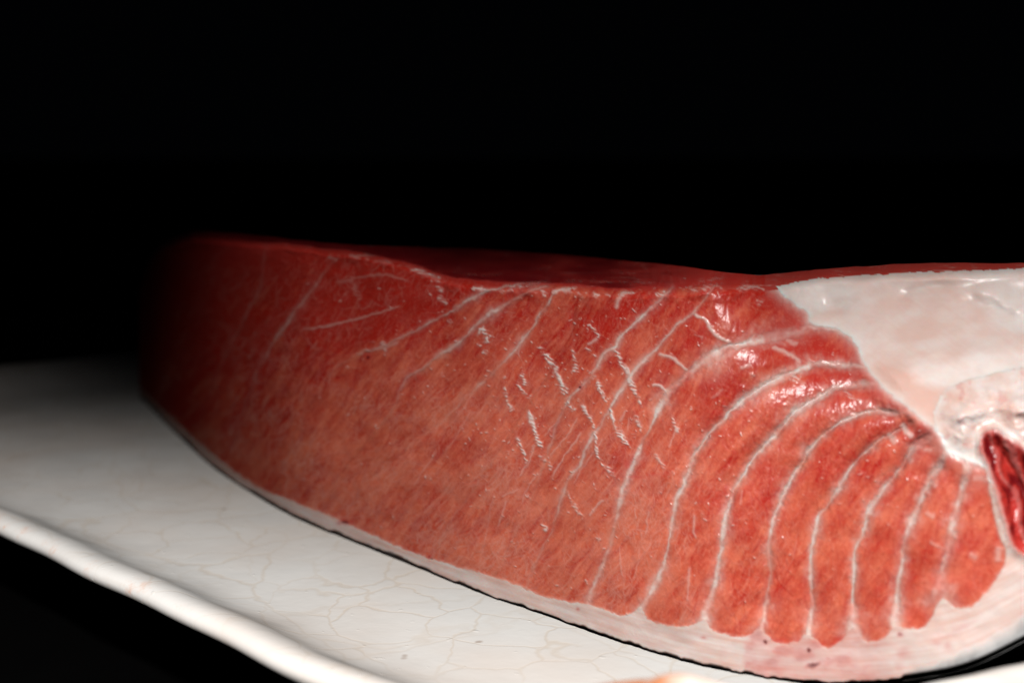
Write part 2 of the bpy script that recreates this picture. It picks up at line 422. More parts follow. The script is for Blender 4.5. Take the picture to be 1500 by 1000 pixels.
# --- white seams between the muscle bands: (points, half width along it, strength along it, step height in mm, step length)
SEAMS = [
 ("S", [(392, 350), (386, 400), (380, 426), (360, 464), (340, 500), (324, 532), (306, 580), (292, 628), (286, 668)], [3, 3, 3, 2], [0.1, .25, .1, 0], -0.9, 40, True),
 ("R", [(498, 372), (470, 404), (450, 434), (430, 460), (412, 484), (398, 505), (378, 540), (360, 590), (345, 640), (336, 690)], [2.2, 2.2, 2, 2], [.2, .5, .2, 0], 0.4, 40, True),
 ("P", [(800, 411), (778, 413), (740, 420), (715, 426), (700, 434), (680, 444), (660, 456), (640, 466), (620, 476), (605, 485), (588, 493), (565, 506), (535, 514), (490, 540), (455, 590), (425, 650), (405, 728)], [2.4, 2.2, 1.8, 1.6, 2, 2], [.6, .7, .45, .2, .0, 0], -0.5, 34, True),
 ("O", [(800, 420), (778, 426), (760, 435), (740, 448), (728, 454), (712, 464), (698, 474), (680, 494), (660, 510), (642, 522), (620, 538), (600, 549), (586, 575), (572, 604), (540, 640), (500, 692), (472, 752)], [2.4, 3.4, 2.6, 2, 2, 2], [.6, .8, .6, .2, .0, 0], -1.0, 34, True),
 ("N", [(812, 430), (804, 446), (788, 468), (776, 486), (764, 498), (754, 510), (744, 522), (724, 544), (700, 568), (684, 580), (666, 600), (640, 624), (604, 648), (588, 664), (540, 704), (516, 736), (506, 766)], [3, 2.6, 2, 1.6, 2, 2], [.75, .7, .4, .15, .08, .05], 1.0, 42, True),
 ("U", [(850, 424), (842, 455), (836, 489), (815, 525), (790, 568), (768, 600), (740, 646), (724, 670), (702, 704), (680, 736), (664, 760), (645, 790), (630, 820)], [2, 2, 2, 2], [.0, .0, .12, .3], 0.9, 40, True),
 ("J", [(984, 422), (970, 436), (956, 450), (930, 474), (910, 492), (900, 508), (888, 514), (878, 528), (868, 546), (850, 566), (838, 578), (826, 596), (812, 632), (796, 680), (774, 740), (745, 800), (722, 846)], [3, 2.2, 2.4, 2.2, 2, 1.6], [.9, .95, .75, .3, .15, .1], 0.35, 40, True),
 ("K", [(1046, 418), (1030, 440), (1016, 458), (1004, 466), (992, 474), (976, 492), (964, 508), (950, 522), (936, 536), (924, 548), (919, 558), (908, 572), (898, 588), (891, 602), (880, 622), (868, 638), (858, 658), (848, 682), (836, 696), (828, 715), (822, 732), (811, 770), (790, 812), (777, 838), (772, 864)], [1.8, 2.2, 3.2, 2.6, 2.2, 2, 2], [.35, .6, .85, .8, .6, .4, .3], 0.35, 40, True),
 ("A", [(1256, 503), (1238, 489), (1220, 481), (1187, 480), (1170, 486), (1130, 493), (1100, 500), (1060, 509), (1030, 528), (1000, 555), (980, 578), (968, 596), (956, 620), (942, 648), (930, 674), (923, 690), (918, 704), (910, 717), (904, 752), (895, 792), (891, 806), (880, 836), (870, 854), (860, 884)], [7, 8, 10, 5.5, 4, 3.2, 4], [.75, .9, .95, .9, .85, .7, .8], 1.0, 50, True),
 ("B", [(1276, 540), (1262, 536), (1231, 534), (1195, 533), (1176, 539), (1150, 549), (1130, 558), (1100, 577), (1073, 599), (1058, 615), (1040, 634), (1022, 660), (1008, 692), (1000, 713), (991, 730), (987, 760), (979, 798), (970, 830), (960, 854), (948, 874), (940, 890)], [4, 6.5, 5.5, 4.2, 3.8, 3.4, 4.5], [.6, .9, .95, .9, .9, .85, .85], 1.5, 46, True),
 ("C", [(1288, 561), (1258, 563), (1240, 567), (1222, 568), (1209, 577), (1186, 590), (1164, 604), (1140, 630), (1124, 648), (1104, 670), (1086, 700), (1074, 722), (1063, 760), (1057, 798), (1053, 826), (1049, 850), (1040, 880), (1031, 910)], [4, 7, 5, 4.2, 3.6, 3.4, 4.5], [.5, .8, .9, .9, .9, .85, .85], 1.7, 44, True),
 ("D", [(1332, 600), (1316, 604), (1285, 601), (1258, 605), (1240, 615), (1213, 631), (1186, 657), (1172, 679), (1160, 702), (1146, 728), (1134, 757), (1127, 793), (1129, 826), (1126, 856), (1122, 890), (1114, 922)], [6, 7, 5, 4.2, 3.6, 3.4, 4.5], [.5, .7, .9, .9, .9, .85, .85], 1.8, 40, True),
 ("E", [(1350, 610), (1324, 626), (1304, 637), (1288, 645), (1276, 656), (1260, 668), (1244, 686), (1230, 712), (1212, 740), (1200, 758), (1193, 785), (1189, 810), (1187, 840), (1189, 880), (1185, 924), (1180, 932)], [4, 5, 5, 4.2, 3.6, 3.6, 5], [.2, .4, .85, .9, .9, .85, .85], 1.8, 38, True),
 ("F", [(1378, 628), (1370, 632), (1356, 640), (1340, 652), (1328, 672), (1312, 692), (1296, 712), (1280, 734), (1270, 760), (1264, 782), (1254, 799), (1252, 826), (1250, 850), (1248, 880), (1251, 900), (1250, 922)], [6, 6, 5, 4.2, 4, 4, 6], [.6, .6, .75, .9, .9, .85, .9], 1.8, 36, True),
 ("G", [(1386, 640), (1385, 660), (1376, 680), (1364, 698), (1356, 718), (1346, 740), (1332, 770), (1325, 796), (1322, 816), (1316, 854), (1314, 888), (1309, 922)], [7, 6, 5, 4.6, 4.2, 4.6, 6], [.7, .7, .8, .9, .9, .9, .9], 1.7, 34, True),
 ("H", [(1414, 668), (1417, 684), (1413, 706), (1404, 736), (1395, 775), (1388, 806), (1383, 822), (1378, 850), (1376, 882)], [6, 5.5, 5, 5, 5.5, 7], [.75, .8, .85, .85, .85, .9], 1.4, 32, True),
]
LITTLE = [  # short white threads that do not divide a band: (points, half width, strength)
 ([(1016, 458), (1036, 472), (1046, 488), (1060, 496), (1074, 502)], 2.6, .85),
 ([(964, 517), (984, 523), (996, 533), (1010, 546)], 2.6, .75),
 ([(955, 562), (970, 567), (978, 576)], 2.4, .85),
 ([(914, 428), (905, 440), (902, 452)], 3.0, .6),
 ([(586, 448), (550, 459), (510, 470), (470, 479), (440, 484)], 1.6, .45),
 ([(586, 500), (565, 508), (535, 514), (520, 520)], 2.0, .35),
 ([(600, 412), (560, 402), (520, 408), (490, 414)], 2.0, .25),
 ([(764, 498), (760, 512), (761, 526)], 1.8, .4),
 ([(875, 495), (866, 502), (860, 506)], 3.0, .55),
 ([(884, 640), (870, 662), (850, 690), (838, 712)], 1.6, .35),
 ([(852, 632), (840, 650), (822, 676), (806, 700)], 1.8, .45),
 ([(846, 610), (834, 632), (820, 650), (804, 670)], 1.6, .4),
 ([(884, 730), (870, 746), (862, 756)], 2.0, .5),
 ([(822, 610), (806, 628), (798, 640)], 1.5, .35),
 ([(915, 600), (908, 618)], 1.8, .4), ([(922, 612), (918, 632)], 1.5, .35),
 ([(988, 632), (980, 656)], 1.6, .4), ([(950, 748), (946, 782)], 1.8, .4), ([(930, 744), (931, 760)], 1.4, .4),
 ([(938, 800), (934, 826), (928, 850)], 1.6, .3), ([(908, 800), (910, 832), (914, 846)], 1.6, .35),
 ([(1018, 752), (1016, 775), (1020, 790)], 2.0, .45), ([(1010, 830), (1008, 860), (1008, 882)], 2.4, .4),
 ([(760, 716), (744, 722), (734, 728)], 2.0, .4), ([(784, 650), (772, 680), (758, 700)], 1.8, .4),
 ([(790, 690), (772, 716), (764, 740)], 1.5, .35), ([(742, 730), (736, 750), (728, 772)], 1.6, .35),
 ([(700, 560), (684, 590), (668, 612)], 1.5, .25), ([(690, 600), (668, 640), (650, 665)], 1.5, .25),
 ([(640, 660), (620, 690), (604, 712)], 2.0, .25), ([(724, 720), (716, 760), (708, 800)], 1.8, .25),
 ([(1088, 716), (1084, 740)], 2.2, .3), ([(1060, 570), (1040, 584)], 2.0, .25),
 ([(1084, 540), (1100, 532)], 3.0, .5), ([(1130, 508), (1146, 514), (1162, 522), (1176, 534)], 4.5, .6),
 ([(1150, 498), (1170, 504)], 4, .45), ([(1320, 620), (1328, 632), (1338, 640)], 4.5, .75), ([(1300, 634), (1308, 642), (1314, 650)], 4.5, .6),
 ([(1352, 658), (1366, 660)], 4, .5), ([(1362, 704), (1372, 714)], 4.5, .5), ([(1326, 664), (1338, 676)], 4, .45),
 ([(1404, 652), (1420, 654), (1440, 650)], 5, .4), ([(1390, 808), (1376, 800), (1360, 794)], 2.5, .35), ([(1356, 750), (1370, 756)], 4, .4),
 ([(1424, 700), (1440, 700), (1450, 704)], 6, .45), ([(1420, 810), (1432, 818)], 5, .4), ([(1464, 800), (1460, 822)], 7, .5),
]
GLINTS = [  # highlights on wet ridges, painted white into the colour as well as raised
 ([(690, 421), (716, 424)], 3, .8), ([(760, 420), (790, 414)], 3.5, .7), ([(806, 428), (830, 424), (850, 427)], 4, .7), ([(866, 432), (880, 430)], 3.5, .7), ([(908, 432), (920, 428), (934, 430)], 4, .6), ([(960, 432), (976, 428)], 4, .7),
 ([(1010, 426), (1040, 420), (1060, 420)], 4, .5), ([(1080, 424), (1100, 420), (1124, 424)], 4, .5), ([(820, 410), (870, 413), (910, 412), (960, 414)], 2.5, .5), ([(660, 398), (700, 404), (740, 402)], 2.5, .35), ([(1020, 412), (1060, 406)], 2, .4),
 # wet knife ridges crossing the grain, their highlights painted white: (points, half width, strength)
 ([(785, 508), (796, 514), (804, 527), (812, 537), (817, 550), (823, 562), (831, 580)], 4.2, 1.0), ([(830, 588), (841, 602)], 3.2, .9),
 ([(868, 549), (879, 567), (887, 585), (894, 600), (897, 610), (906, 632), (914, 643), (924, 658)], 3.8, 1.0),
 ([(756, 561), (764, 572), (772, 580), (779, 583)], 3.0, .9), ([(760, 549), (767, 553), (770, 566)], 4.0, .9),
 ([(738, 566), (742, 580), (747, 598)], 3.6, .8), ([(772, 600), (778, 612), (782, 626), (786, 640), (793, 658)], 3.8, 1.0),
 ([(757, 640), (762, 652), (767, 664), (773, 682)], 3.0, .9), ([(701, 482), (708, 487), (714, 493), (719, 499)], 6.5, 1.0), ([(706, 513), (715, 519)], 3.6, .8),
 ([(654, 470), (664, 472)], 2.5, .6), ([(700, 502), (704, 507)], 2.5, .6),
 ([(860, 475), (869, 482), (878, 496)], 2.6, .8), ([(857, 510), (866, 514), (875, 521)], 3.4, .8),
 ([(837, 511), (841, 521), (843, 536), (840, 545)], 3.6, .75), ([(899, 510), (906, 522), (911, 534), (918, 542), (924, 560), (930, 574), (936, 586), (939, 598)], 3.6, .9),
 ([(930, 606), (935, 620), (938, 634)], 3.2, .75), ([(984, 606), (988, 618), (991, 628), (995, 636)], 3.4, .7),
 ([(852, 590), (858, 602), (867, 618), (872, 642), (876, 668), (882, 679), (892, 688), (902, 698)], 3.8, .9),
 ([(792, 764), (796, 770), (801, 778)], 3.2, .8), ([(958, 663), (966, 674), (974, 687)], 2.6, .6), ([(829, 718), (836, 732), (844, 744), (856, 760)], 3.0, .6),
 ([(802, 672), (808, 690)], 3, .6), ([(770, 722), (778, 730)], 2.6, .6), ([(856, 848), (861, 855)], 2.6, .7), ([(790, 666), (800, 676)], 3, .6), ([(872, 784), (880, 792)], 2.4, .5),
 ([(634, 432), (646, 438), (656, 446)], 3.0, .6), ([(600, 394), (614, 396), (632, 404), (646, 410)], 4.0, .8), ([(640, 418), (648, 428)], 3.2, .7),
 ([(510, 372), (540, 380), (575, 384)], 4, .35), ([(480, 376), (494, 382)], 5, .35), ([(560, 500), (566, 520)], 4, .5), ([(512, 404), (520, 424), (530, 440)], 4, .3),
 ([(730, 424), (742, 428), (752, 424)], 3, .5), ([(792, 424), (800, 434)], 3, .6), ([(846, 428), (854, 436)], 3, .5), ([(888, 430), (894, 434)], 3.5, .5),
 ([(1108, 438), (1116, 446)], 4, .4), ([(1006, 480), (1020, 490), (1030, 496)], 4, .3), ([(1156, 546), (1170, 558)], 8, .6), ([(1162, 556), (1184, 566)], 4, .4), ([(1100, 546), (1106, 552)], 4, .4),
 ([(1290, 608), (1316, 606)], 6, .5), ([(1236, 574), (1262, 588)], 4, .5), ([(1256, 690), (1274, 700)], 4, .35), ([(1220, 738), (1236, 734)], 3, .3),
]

FAT = np.zeros(PX.shape, np.float32); REL = np.zeros(PX.shape, np.float32)      # relief in millimetres, towards the viewer
LAB = np.zeros(PX.shape, np.int16)
seam_dist = []
band = np.zeros(PX.shape, np.int16)
flow = np.zeros(PX.shape + (2,), np.float32)
SX, SY = JX + 3.0 * fbm(PX / 30, PY / 30, 13, 2), JY + 3.0 * fbm(PX / 30, PY / 30, 6, 2)
n_wid = np.clip(1.0 + 1.1 * fbm(PX / 44, PY / 44, 4, 4), 0.45, 1.8)
n_str = np.clip(1.0 + 1.3 * fbm(PX / 30 + 5, PY / 30, 9, 3), 0.5, 1.12)
n_core = 0.88 + 0.40 * fbm(PX / 9, PY / 9, 2, 3)
n_fray = 0.55 + 0.9 * np.clip(fbm(PX / 7 + 3, PY / 9, 7, 3) + 0.25, 0, 1)
n_edge = 5.0 * fbm(PX / 24, PY / 24, 11, 2)
n_lit = 1 + 0.5 * fbm(PX / 13, PY / 13, 6, 2)
inside = smooth(3.0, 42.0, np.where(in_flesh, d_floor, 0))
for (nm, pts, wid, stg, step, slen, div) in SEAMS:
    path = spline(pts, 4)
    d, s, sd = curve_field(path, SX, SY)
    w = np.interp(s, np.linspace(0, 1, len(wid)), wid) * n_wid
    w = w * (1.0 + 1.3 * np.exp(-d_floor / 13.0) * smooth(820, 900, PX))
    st = np.interp(s, np.linspace(0, 1, len(stg)), stg)
    st = st * n_str
    core = np.exp(-(d / w) ** 2)
    FAT = np.maximum(FAT, st * np.clip(core * n_core * 0.98, 0, 1))
    # side: paths run from the top of the block down, so the left hand of travel is the right hand band
    right = -sd if False else sd
    side = -sd * d                                                # positive on the right-hand (nearer) band
    sv = side + 0.4 * n_edge
    amp = abs(step) * (0.30 + 0.50 * smooth(820, 640, PY)) * (1.0 + 1.1 * smooth(900, 1050, PX)) * np.where(PX > 1120, smooth(0, 30, d_memb), 1.0) * inside * smooth(0.0, 0.06, s)
    if step > 0: REL -= amp * np.where(sv < 0, np.exp(np.minimum(sv, 0) / 19.0), np.exp(-np.maximum(sv, 0) / 8.0))      # flesh swells between the seams
    else: REL += amp * np.where(sv > 0, np.exp(-np.maximum(sv, 0) / 12.0), np.exp(np.minimum(sv, 0) / slen))
    REL += 0.06 * st * core * inside
    FAT = np.maximum(FAT, 0.48 * st * n_fray * np.exp(-(d / (w * 2.6)) ** 2))
    seam_dist.append((d, w, st))
    first, last = path[0], path[-1]
    poly = [tuple(p) for p in path] + [(last[0], 1200), (1700, 1200), (1700, 200), (first[0], 200)]
    band += in_poly(poly, PX, PY)
for pts, w, st in LITTLE:
    path = spline(pts, 4)
    d, s, sd = curve_field(path, JX, JY, 30)
    a = st * np.exp(-(d / (w * n_lit)) ** 2) * smooth(0, 0.12, s + 0.04) * smooth(1.04, 0.88, s)
    FAT = np.maximum(FAT, a); REL += 0.22 * a
GL = np.zeros(PX.shape, np.float32)
DXC = float(px[1] - px[0])
def splat(field, pts, w, a):
    """one thin stroke laid into a field, working only on the window it covers"""
    pts = np.asarray(pts, float)
    m = 3.0 * w + 1
    i0 = int(max((pts[:, 0].min() - m - px[0]) / DXC, 0)); i1 = int(min((pts[:, 0].max() + m - px[0]) / DXC + 2, NU))
    if i1 - i0 < 2: return
    c = (i0 + i1) // 2; sl = (yb[c] - yt[c]) / (NV - 1)
    lo = min(yt[i0], yt[i1 - 1]); 
    j0 = int(max((pts[:, 1].min() - m - max(yt[i0], yt[i1 - 1])) / sl - 3, 0)); j1 = int(min((pts[:, 1].max() + m - lo) / sl + 4, NV))
    if j1 - j0 < 2: return
    x = PX[i0:i1, j0:j1]; y = PY[i0:i1, j0:j1]
    d = np.full(x.shape, 1e6, np.float32)
    for (ax, ay), (bx, by) in zip(pts[:-1], pts[1:]):
        ex, ey = bx - ax, by - ay
        t = np.clip(((x - ax) * ex + (y - ay) * ey) / (ex * ex + ey * ey + 1e-9), 0, 1)
        d = np.minimum(d, (x - ax - t * ex) ** 2 + (y - ay - t * ey) ** 2)
    f = field[i0:i1, j0:j1]
    np.maximum(f, a * np.exp(-d / (w * w)), out=f)
R2 = np.random.RandomState(21)
hatch = 0.5 + 0.5 * np.sin((PY * 0.95 - PX * 0.31) * 2 * math.pi / 5.2 + 9.0 * fbm(PX / 26, PY / 26, 14, 3))
hatch = smooth(0.15, 0.85, hatch + 1.3 * vnoise(PX / 3.4, PY / 3.0, 7))
broken = smooth(-0.55, -0.12, fbm(PX / 11, PY / 9, 10, 3))
GX, GY = PX + 3.0 * fbm(PX / 7, PY / 7, 11, 3), PY + 3.0 * fbm(PX / 7, PY / 7, 12, 3)
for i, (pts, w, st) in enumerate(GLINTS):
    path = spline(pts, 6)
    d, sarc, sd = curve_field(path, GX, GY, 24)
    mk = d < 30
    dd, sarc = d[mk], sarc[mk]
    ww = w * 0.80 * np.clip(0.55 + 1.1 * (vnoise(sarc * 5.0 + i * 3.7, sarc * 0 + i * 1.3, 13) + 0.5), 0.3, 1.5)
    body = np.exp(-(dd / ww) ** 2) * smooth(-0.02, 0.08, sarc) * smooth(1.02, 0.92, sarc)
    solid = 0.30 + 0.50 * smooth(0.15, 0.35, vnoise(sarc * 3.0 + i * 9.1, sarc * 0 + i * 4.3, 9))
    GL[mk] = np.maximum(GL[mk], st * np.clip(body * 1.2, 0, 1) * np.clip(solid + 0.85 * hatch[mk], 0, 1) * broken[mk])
for q in range(700):  # stray sparkles, painted in like the longer glints
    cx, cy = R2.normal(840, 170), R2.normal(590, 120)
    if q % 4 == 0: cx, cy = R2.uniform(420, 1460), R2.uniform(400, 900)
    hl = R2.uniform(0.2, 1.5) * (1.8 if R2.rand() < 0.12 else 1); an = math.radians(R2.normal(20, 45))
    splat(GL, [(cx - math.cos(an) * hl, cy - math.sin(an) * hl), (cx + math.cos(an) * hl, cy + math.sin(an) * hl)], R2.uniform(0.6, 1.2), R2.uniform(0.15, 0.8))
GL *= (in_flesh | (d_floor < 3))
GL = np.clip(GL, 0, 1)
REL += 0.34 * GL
# wool of fine pale fibres lying along the bands
WOOL = np.zeros(PX.shape, np.float32)
for q in range(15000):
    cx, cy = R2.uniform(280, 1460), R2.uniform(380, 930)
    if q % 2: cx, cy = R2.normal(800, 190), R2.normal(690, 130)
    base = math.radians(np.interp(cx, [300, 600, 800, 950, 1100, 1450], [118, 126, 122, 108, 105, 100]))
    an = base + R2.normal(0, 0.55); bend = R2.normal(0, 0.10)
    stp = R2.uniform(1.5, 4.2); p = [(cx, cy)]
    for _ in range(R2.randint(3, 6)):
        an += bend + R2.normal(0, 0.16)
        p.append((p[-1][0] + math.cos(an) * stp, p[-1][1] + math.sin(an) * stp))
    splat(WOOL, p, R2.uniform(0.55, 1.2), R2.uniform(0.08, 0.42) * (0.55 if cx > 1010 else 1.0))

# --- reticulated fine fat in the flesh: thin curled threads
def threads(scale, k, sharp, sx=1.0):
    q = 0.8 * scale
    x = (PX + 0.5 * scale * fbm(PX / scale, PY / scale, k + 3, 2)) ; y = PY + 0.5 * scale * fbm(PX / scale + 7, PY / scale, k + 6, 2)
    u = x * 0.80 + y * 0.60; w_ = -x * 0.60 + y * 0.80                 # along / across the lie of the bands
    r = vnoise(u / scale, w_ / (scale * sx), k)
    return np.clip(1.0 - np.abs(r) / sharp, 0, 1)
th = threads(11.0, 0, 0.055, 1.5) * 0.6
th = np.maximum(th, threads(7.0, 5, 0.07, 1.3) * 0.55)
th = np.maximum(th, threads(18.0, 9, 0.035, 2.2) * 0.55)
cl = np.clip(0.55 + 1.1 * fbm(PX / 60, PY / 60, 2, 3), 0, 1)
low = smooth(0.0, 1.0, np.clip((PY - YR) / (YB - YR), 0, 1))
fine = th * cl * (0.30 + 0.70 * low) * smooth(1150, 1000, PX * 0.75 + 0.35 * PY) 
fine = fine + th * cl * 0.35 * smooth(1000, 1150, PX * 0.75 + 0.35 * PY)
# darker grain between the fibres
bend_x = PX + 9 * fbm(PX / 60, PY / 60, 4, 2); bend_y = PY + 9 * fbm(PX / 60, PY / 60, 8, 2)
ang = np.radians(np.interp(PX, [300, 600, 800, 950, 1100, 1450], [58, 52, 56, 68, 74, 80]))       # lie of the fibres
AL0 = bend_x * np.cos(ang[:, :1]) - bend_y * np.sin(ang[:, :1]); AC0 = bend_x * np.sin(ang[:, :1]) + bend_y * np.cos(ang[:, :1])
GRAIN = np.zeros(PX.shape, np.float32)
for q in range(4200):
    cx, cy = R2.uniform(260, 1460), R2.uniform(390, 930)
    an = math.radians(np.interp(cx, [300, 600, 800, 950, 1100, 1450], [116, 128, 124, 110, 104, 98])) + R2.normal(0, 0.20); bend = R2.normal(0, 0.05)
    stp = R2.uniform(3, 9); p = [(cx, cy)]
    for _ in range(R2.randint(3, 7)):
        an += bend + R2.normal(0, 0.10)
        p.append((p[-1][0] + math.cos(an) * stp, p[-1][1] + math.sin(an) * stp))
    splat(GRAIN, p, R2.uniform(0.8, 2.4), R2.uniform(0.1, 0.75))
GRAIN *= in_flesh
REL -= 0.12 * GRAIN
FIB = fbm(AC0 / 2.6, AL0 / 20.0, 5, 3) + 0.6 * fbm(AC0 / 6.0, AL0 / 34.0, 12, 3)
FIB = FIB * (0.58 - 0.32 * smooth(960, 1120, PX))
# --- shades of lean
ridge_d = np.clip(PY - YR, 0, None)
lean = 0.62 * np.exp(-ridge_d / 95.0) + 0.26
lean = lean * (1 - 0.45 * smooth(560, 900, PY)) + 0.40 * fbm(PX / 70, PY / 48, 7, 4)
AL = (PX * 0.62 - PY * 0.78); AC = (PX * 0.78 + PY * 0.62)
lean += 0.48 * fbm(AC / 11, AL / 46, 1, 4) + 0.22 * fbm(PX / 5.0, PY / 5.0, 9, 2)
lean += 0.62 * smooth(660, 430, PY + 0.42 * (PX - 480)) * smooth(900, 600, PX)
lean += 0.28 * np.exp(-d_memb / 60.0) * (PX > 1100)
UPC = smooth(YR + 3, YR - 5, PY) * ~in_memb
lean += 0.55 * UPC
for (d, w, st), sm in zip(seam_dist[8:], SEAMS[8:]):
    pass
lean = lean + 0.20 * smooth(950, 1100, PX) + 0.22 * smooth(950, 1100, PX) * fbm(PX / 28, PY / 34, 6, 3)
lean = np.clip(lean + 0.36 * GRAIN + 0.42 * FIB, 0, 1)

# --- blood and bruises; painted shade of the top joins this field later
BL_SHADE = np.zeros(PX.shape, np.float32)
def spot(x, y, rx, ry, a, ang=0.0):
    global BL_SHADE
    c, s_ = math.cos(ang), math.sin(ang)
    dx, dy = JX - x, JY - y
    BL_SHADE = np.maximum(BL_SHADE, a * np.exp(-((dx * c + dy * s_) / rx) ** 2 - ((-dx * s_ + dy * c) / ry) ** 2))
for a in [(506, 764, 9, 4, .95), (497, 766, 5, 3, .6), (628, 815, 3, 3, .7), (540, 522, 4, 4, .9), (660, 439, 3, 3, .95), (849, 567, 3, 2.4, .95), (846, 892, 2.5, 2.5, .6),
          (918, 680, 5, 8, .45), (934, 698, 12, 3, .55), (960, 694, 26, 3.5, .28), (900, 690, 16, 3, .3), (984, 890, 9, 9, .25), (1121, 940, 4, 4, .95), (1185, 951, 4.2, 4.2, .95), (1318, 929, 4, 4, .75),
          (1192, 973, 15, 5, .85, -0.3), (1214, 965, 8, 5, .5), (1200, 945, 22, 3, .45, -0.5), (1228, 938, 14, 3, .5, -0.5), (1140, 938, 22, 3.5, .45), (1168, 936, 6, 5, .4), (1330, 900, 8, 10, .35),
          (1118, 966, 16, 14, .18), (1140, 980, 18, 10, .18), (1256, 972, 20, 12, .13), (1322, 956, 10, 8, .35), (1316, 974, 8, 8, .25), (1372, 940, 8, 6, .25), (1388, 946, 6, 6, .3), (1200, 990, 60, 8, .22), (1110, 975, 10, 3, .3), (1406, 920, 30, 4, .25, -.5),
          (1031, 933, 4, 3, .5), (1074, 662, 4, 2.5, .5), (1190, 760, 3, 14, .25), (1060, 722, 26, 3, .22, .2), (1145, 588, 10, 3, .55, -.6), (1240, 640, 26, 6, .2, -.6), (1372, 860, 14, 16, .2), (1336, 892, 10, 9, .25), (1288, 860, 3, 3, .3), (1420, 850, 20, 30, .2)]:
    spot(*a)
BL_SHADE = np.maximum(BL_SHADE, (0.20 + 0.30 * smooth(-0.4, 0.6, fbm(PX / 26, PY / 14, 10, 4))) * smooth(1085, 1100, PX + 6 * fbm(PX/9, PY/9, 1, 2)) * smooth(1340, 1240, PX) * (~in_flesh) * (PY > 900))

# --- silver skin along the lower edge
sw = knots(px, (200, 5), (300, 7), (480, 6), (560, 8), (620, 6), (800, 5), (900, 8), (1060, 8), (1110, 6), (1200, 4), (1300, 5), (1340, 12), (1400, 22), (1500, 30), (1565, 34))
sw = sw * (1.0 + (0.7 - 0.45 * smooth(1300, 1380, px)) * fbm(px / 16, px * 0 + 1.7, 3, 3))
SWD = np.repeat(sw[:, None], NV, 1)
hb = YB - PY
SIL = smooth(1.15 + 0.3 * smooth(1280, 1380, PX), 0.75 - 0.3 * smooth(1280, 1380, PX), hb / np.maximum(SWD, 1.0)) * np.clip(0.75 + 0.25 * smooth(1320, 1400, PX), 0, 1)
SIL = SIL * (1 - 0.35 * smooth(1080, 1120, PX) * smooth(1340, 1280, PX))

# --- tissue composition
fat_soft = smooth(-5.5, 5.0, np.where(in_flesh, -d_floor, d_floor) + 1.5 * fbm(PX / 7, PY / 7, 9, 2))
memb_soft = smooth(-2.2, 2.2, np.where(in_memb, d_memb, -d_memb))
TOPZ = (PY < YR - 1)
patch = np.clip(0.75 + 0.9 * fbm(PX / 55, PY / 55, 12, 3), 0.2, 1.1)
fat_glint = np.maximum(FAT, np.maximum(fine * 0.45, np.maximum(WOOL * patch * (0.45 + 0.35 * low), 0.42 * smooth(0.10, 0.55, -FIB) * (0.4 + 0.6 * low) * patch)))
tendrils = smooth(0.62, 1.0, th) * np.exp(-d_floor / 26.0) * 0.35
fat_glint = np.maximum(fat_glint, tendrils)
fat_glint = np.maximum(fat_glint, 0.9 * np.exp(-d_memb / (7.5 + 3.0 * fbm(PX / 12, PY / 12, 2, 2))) * (PX > 1120))
fat_glint = np.where(in_flesh, np.maximum(fat_glint, fat_soft), 1.0)
fat_glint = np.maximum(fat_glint, GL * 0.95)  # painted highlights, carried by the fat colour
top_streak = np.clip(1 - np.abs(vnoise(PX / 70, PY / 3.2, 4)) / 0.05, 0, 1) * (PY < YR + 3) * 0.5 * smooth(-0.1, 0.3, fbm(PX / 50, PY / 10, 6, 2))
fat_glint = np.where(PY < YR + 3, np.maximum(fat_glint * np.where(in_memb, 1, 0.75), top_streak), fat_glint)
strip = (PX > 1120) & ~in_memb & (PY < 425)
fat_glint = np.where(strip, np.maximum(0.06, top_streak), fat_glint)
pale = np.where(in_memb, 0.85, 0.0)
pale = np.maximum(pale, np.maximum(GL, 0.6 * FAT))  # highlights are whitened here too, beside the seam fat
pale = np.where((~in_flesh) & (~in_memb) & (PY > 700), np.clip(0.34 + 0.25 * smooth(0, 30, hb) + 0.7 * fbm(PX / 60, hb / 5.0, 8, 3) - 0.35 * np.exp(-d_floor / 9.0), 0, 1) , pale)
pale = np.where(in_flesh & (PX > 1120), np.maximum(pale, 0.75 * np.exp(-d_memb / 8.0)), pale)
memb_edge_line = np.exp(-(d_memb / 5.0) ** 2) * in_memb
# membrane blush: pinker folds
blush = np.clip(0.5 + 1.2 * fbm(PX / 90, PY / 34, 12, 3) + 0.14 * fbm((PX * 0.75 - PY) / 5.0, (PX + PY * 0.75) / 80.0, 3, 3), 0, 1)
pale = np.where(in_memb, np.clip(0.30 + 0.80 * blush - 0.45 * np.exp(-((d_memb - 26) / 20.0) ** 2) * smooth(440, 560, PY) + 0.3 * memb_edge_line, 0, 1), pale)
pale = np.where(SIL > 0.05, np.maximum(smooth(1280, 1380, PX) * 0.9, 0.35 * smooth(0.05, 0.35, fbm(PX / 7, PY / 5, 3, 3))), pale)
pale = np.where(in_cart, np.clip(0.6 + 1.0 * fbm(PX / 24, PY / 18, 1, 3), 0, 1), pale)
# dark muscle tucked in the corner
stripe = np.abs(np.sin((PX - 1440) * 0.12 - (PY - 640) * 0.045 + 2.0 * fbm(PX / 30, PY / 40, 5, 2)))
dk = smooth(-7, 8, np.where(in_dark, d_dark, -d_dark))
fat_glint = fat_glint * (1 - dk) + dk * 0.22 * smooth(0.80, 1.0, stripe)
lean = lean * (1 - dk) + dk * 1.0
BL_SHADE = np.maximum(BL_SHADE, dk * (0.42 + 0.45 * (1 - stripe) + 0.7 * fbm(PX / 14, PY / 30, 4, 4)))
BL_SHADE = np.where(in_cart & ~in_dark, np.maximum(BL_SHADE * 0.3, 0.25 * smooth(0.2, 0.45, fbm(PX / 14, PY / 14, 6, 3))), BL_SHADE)

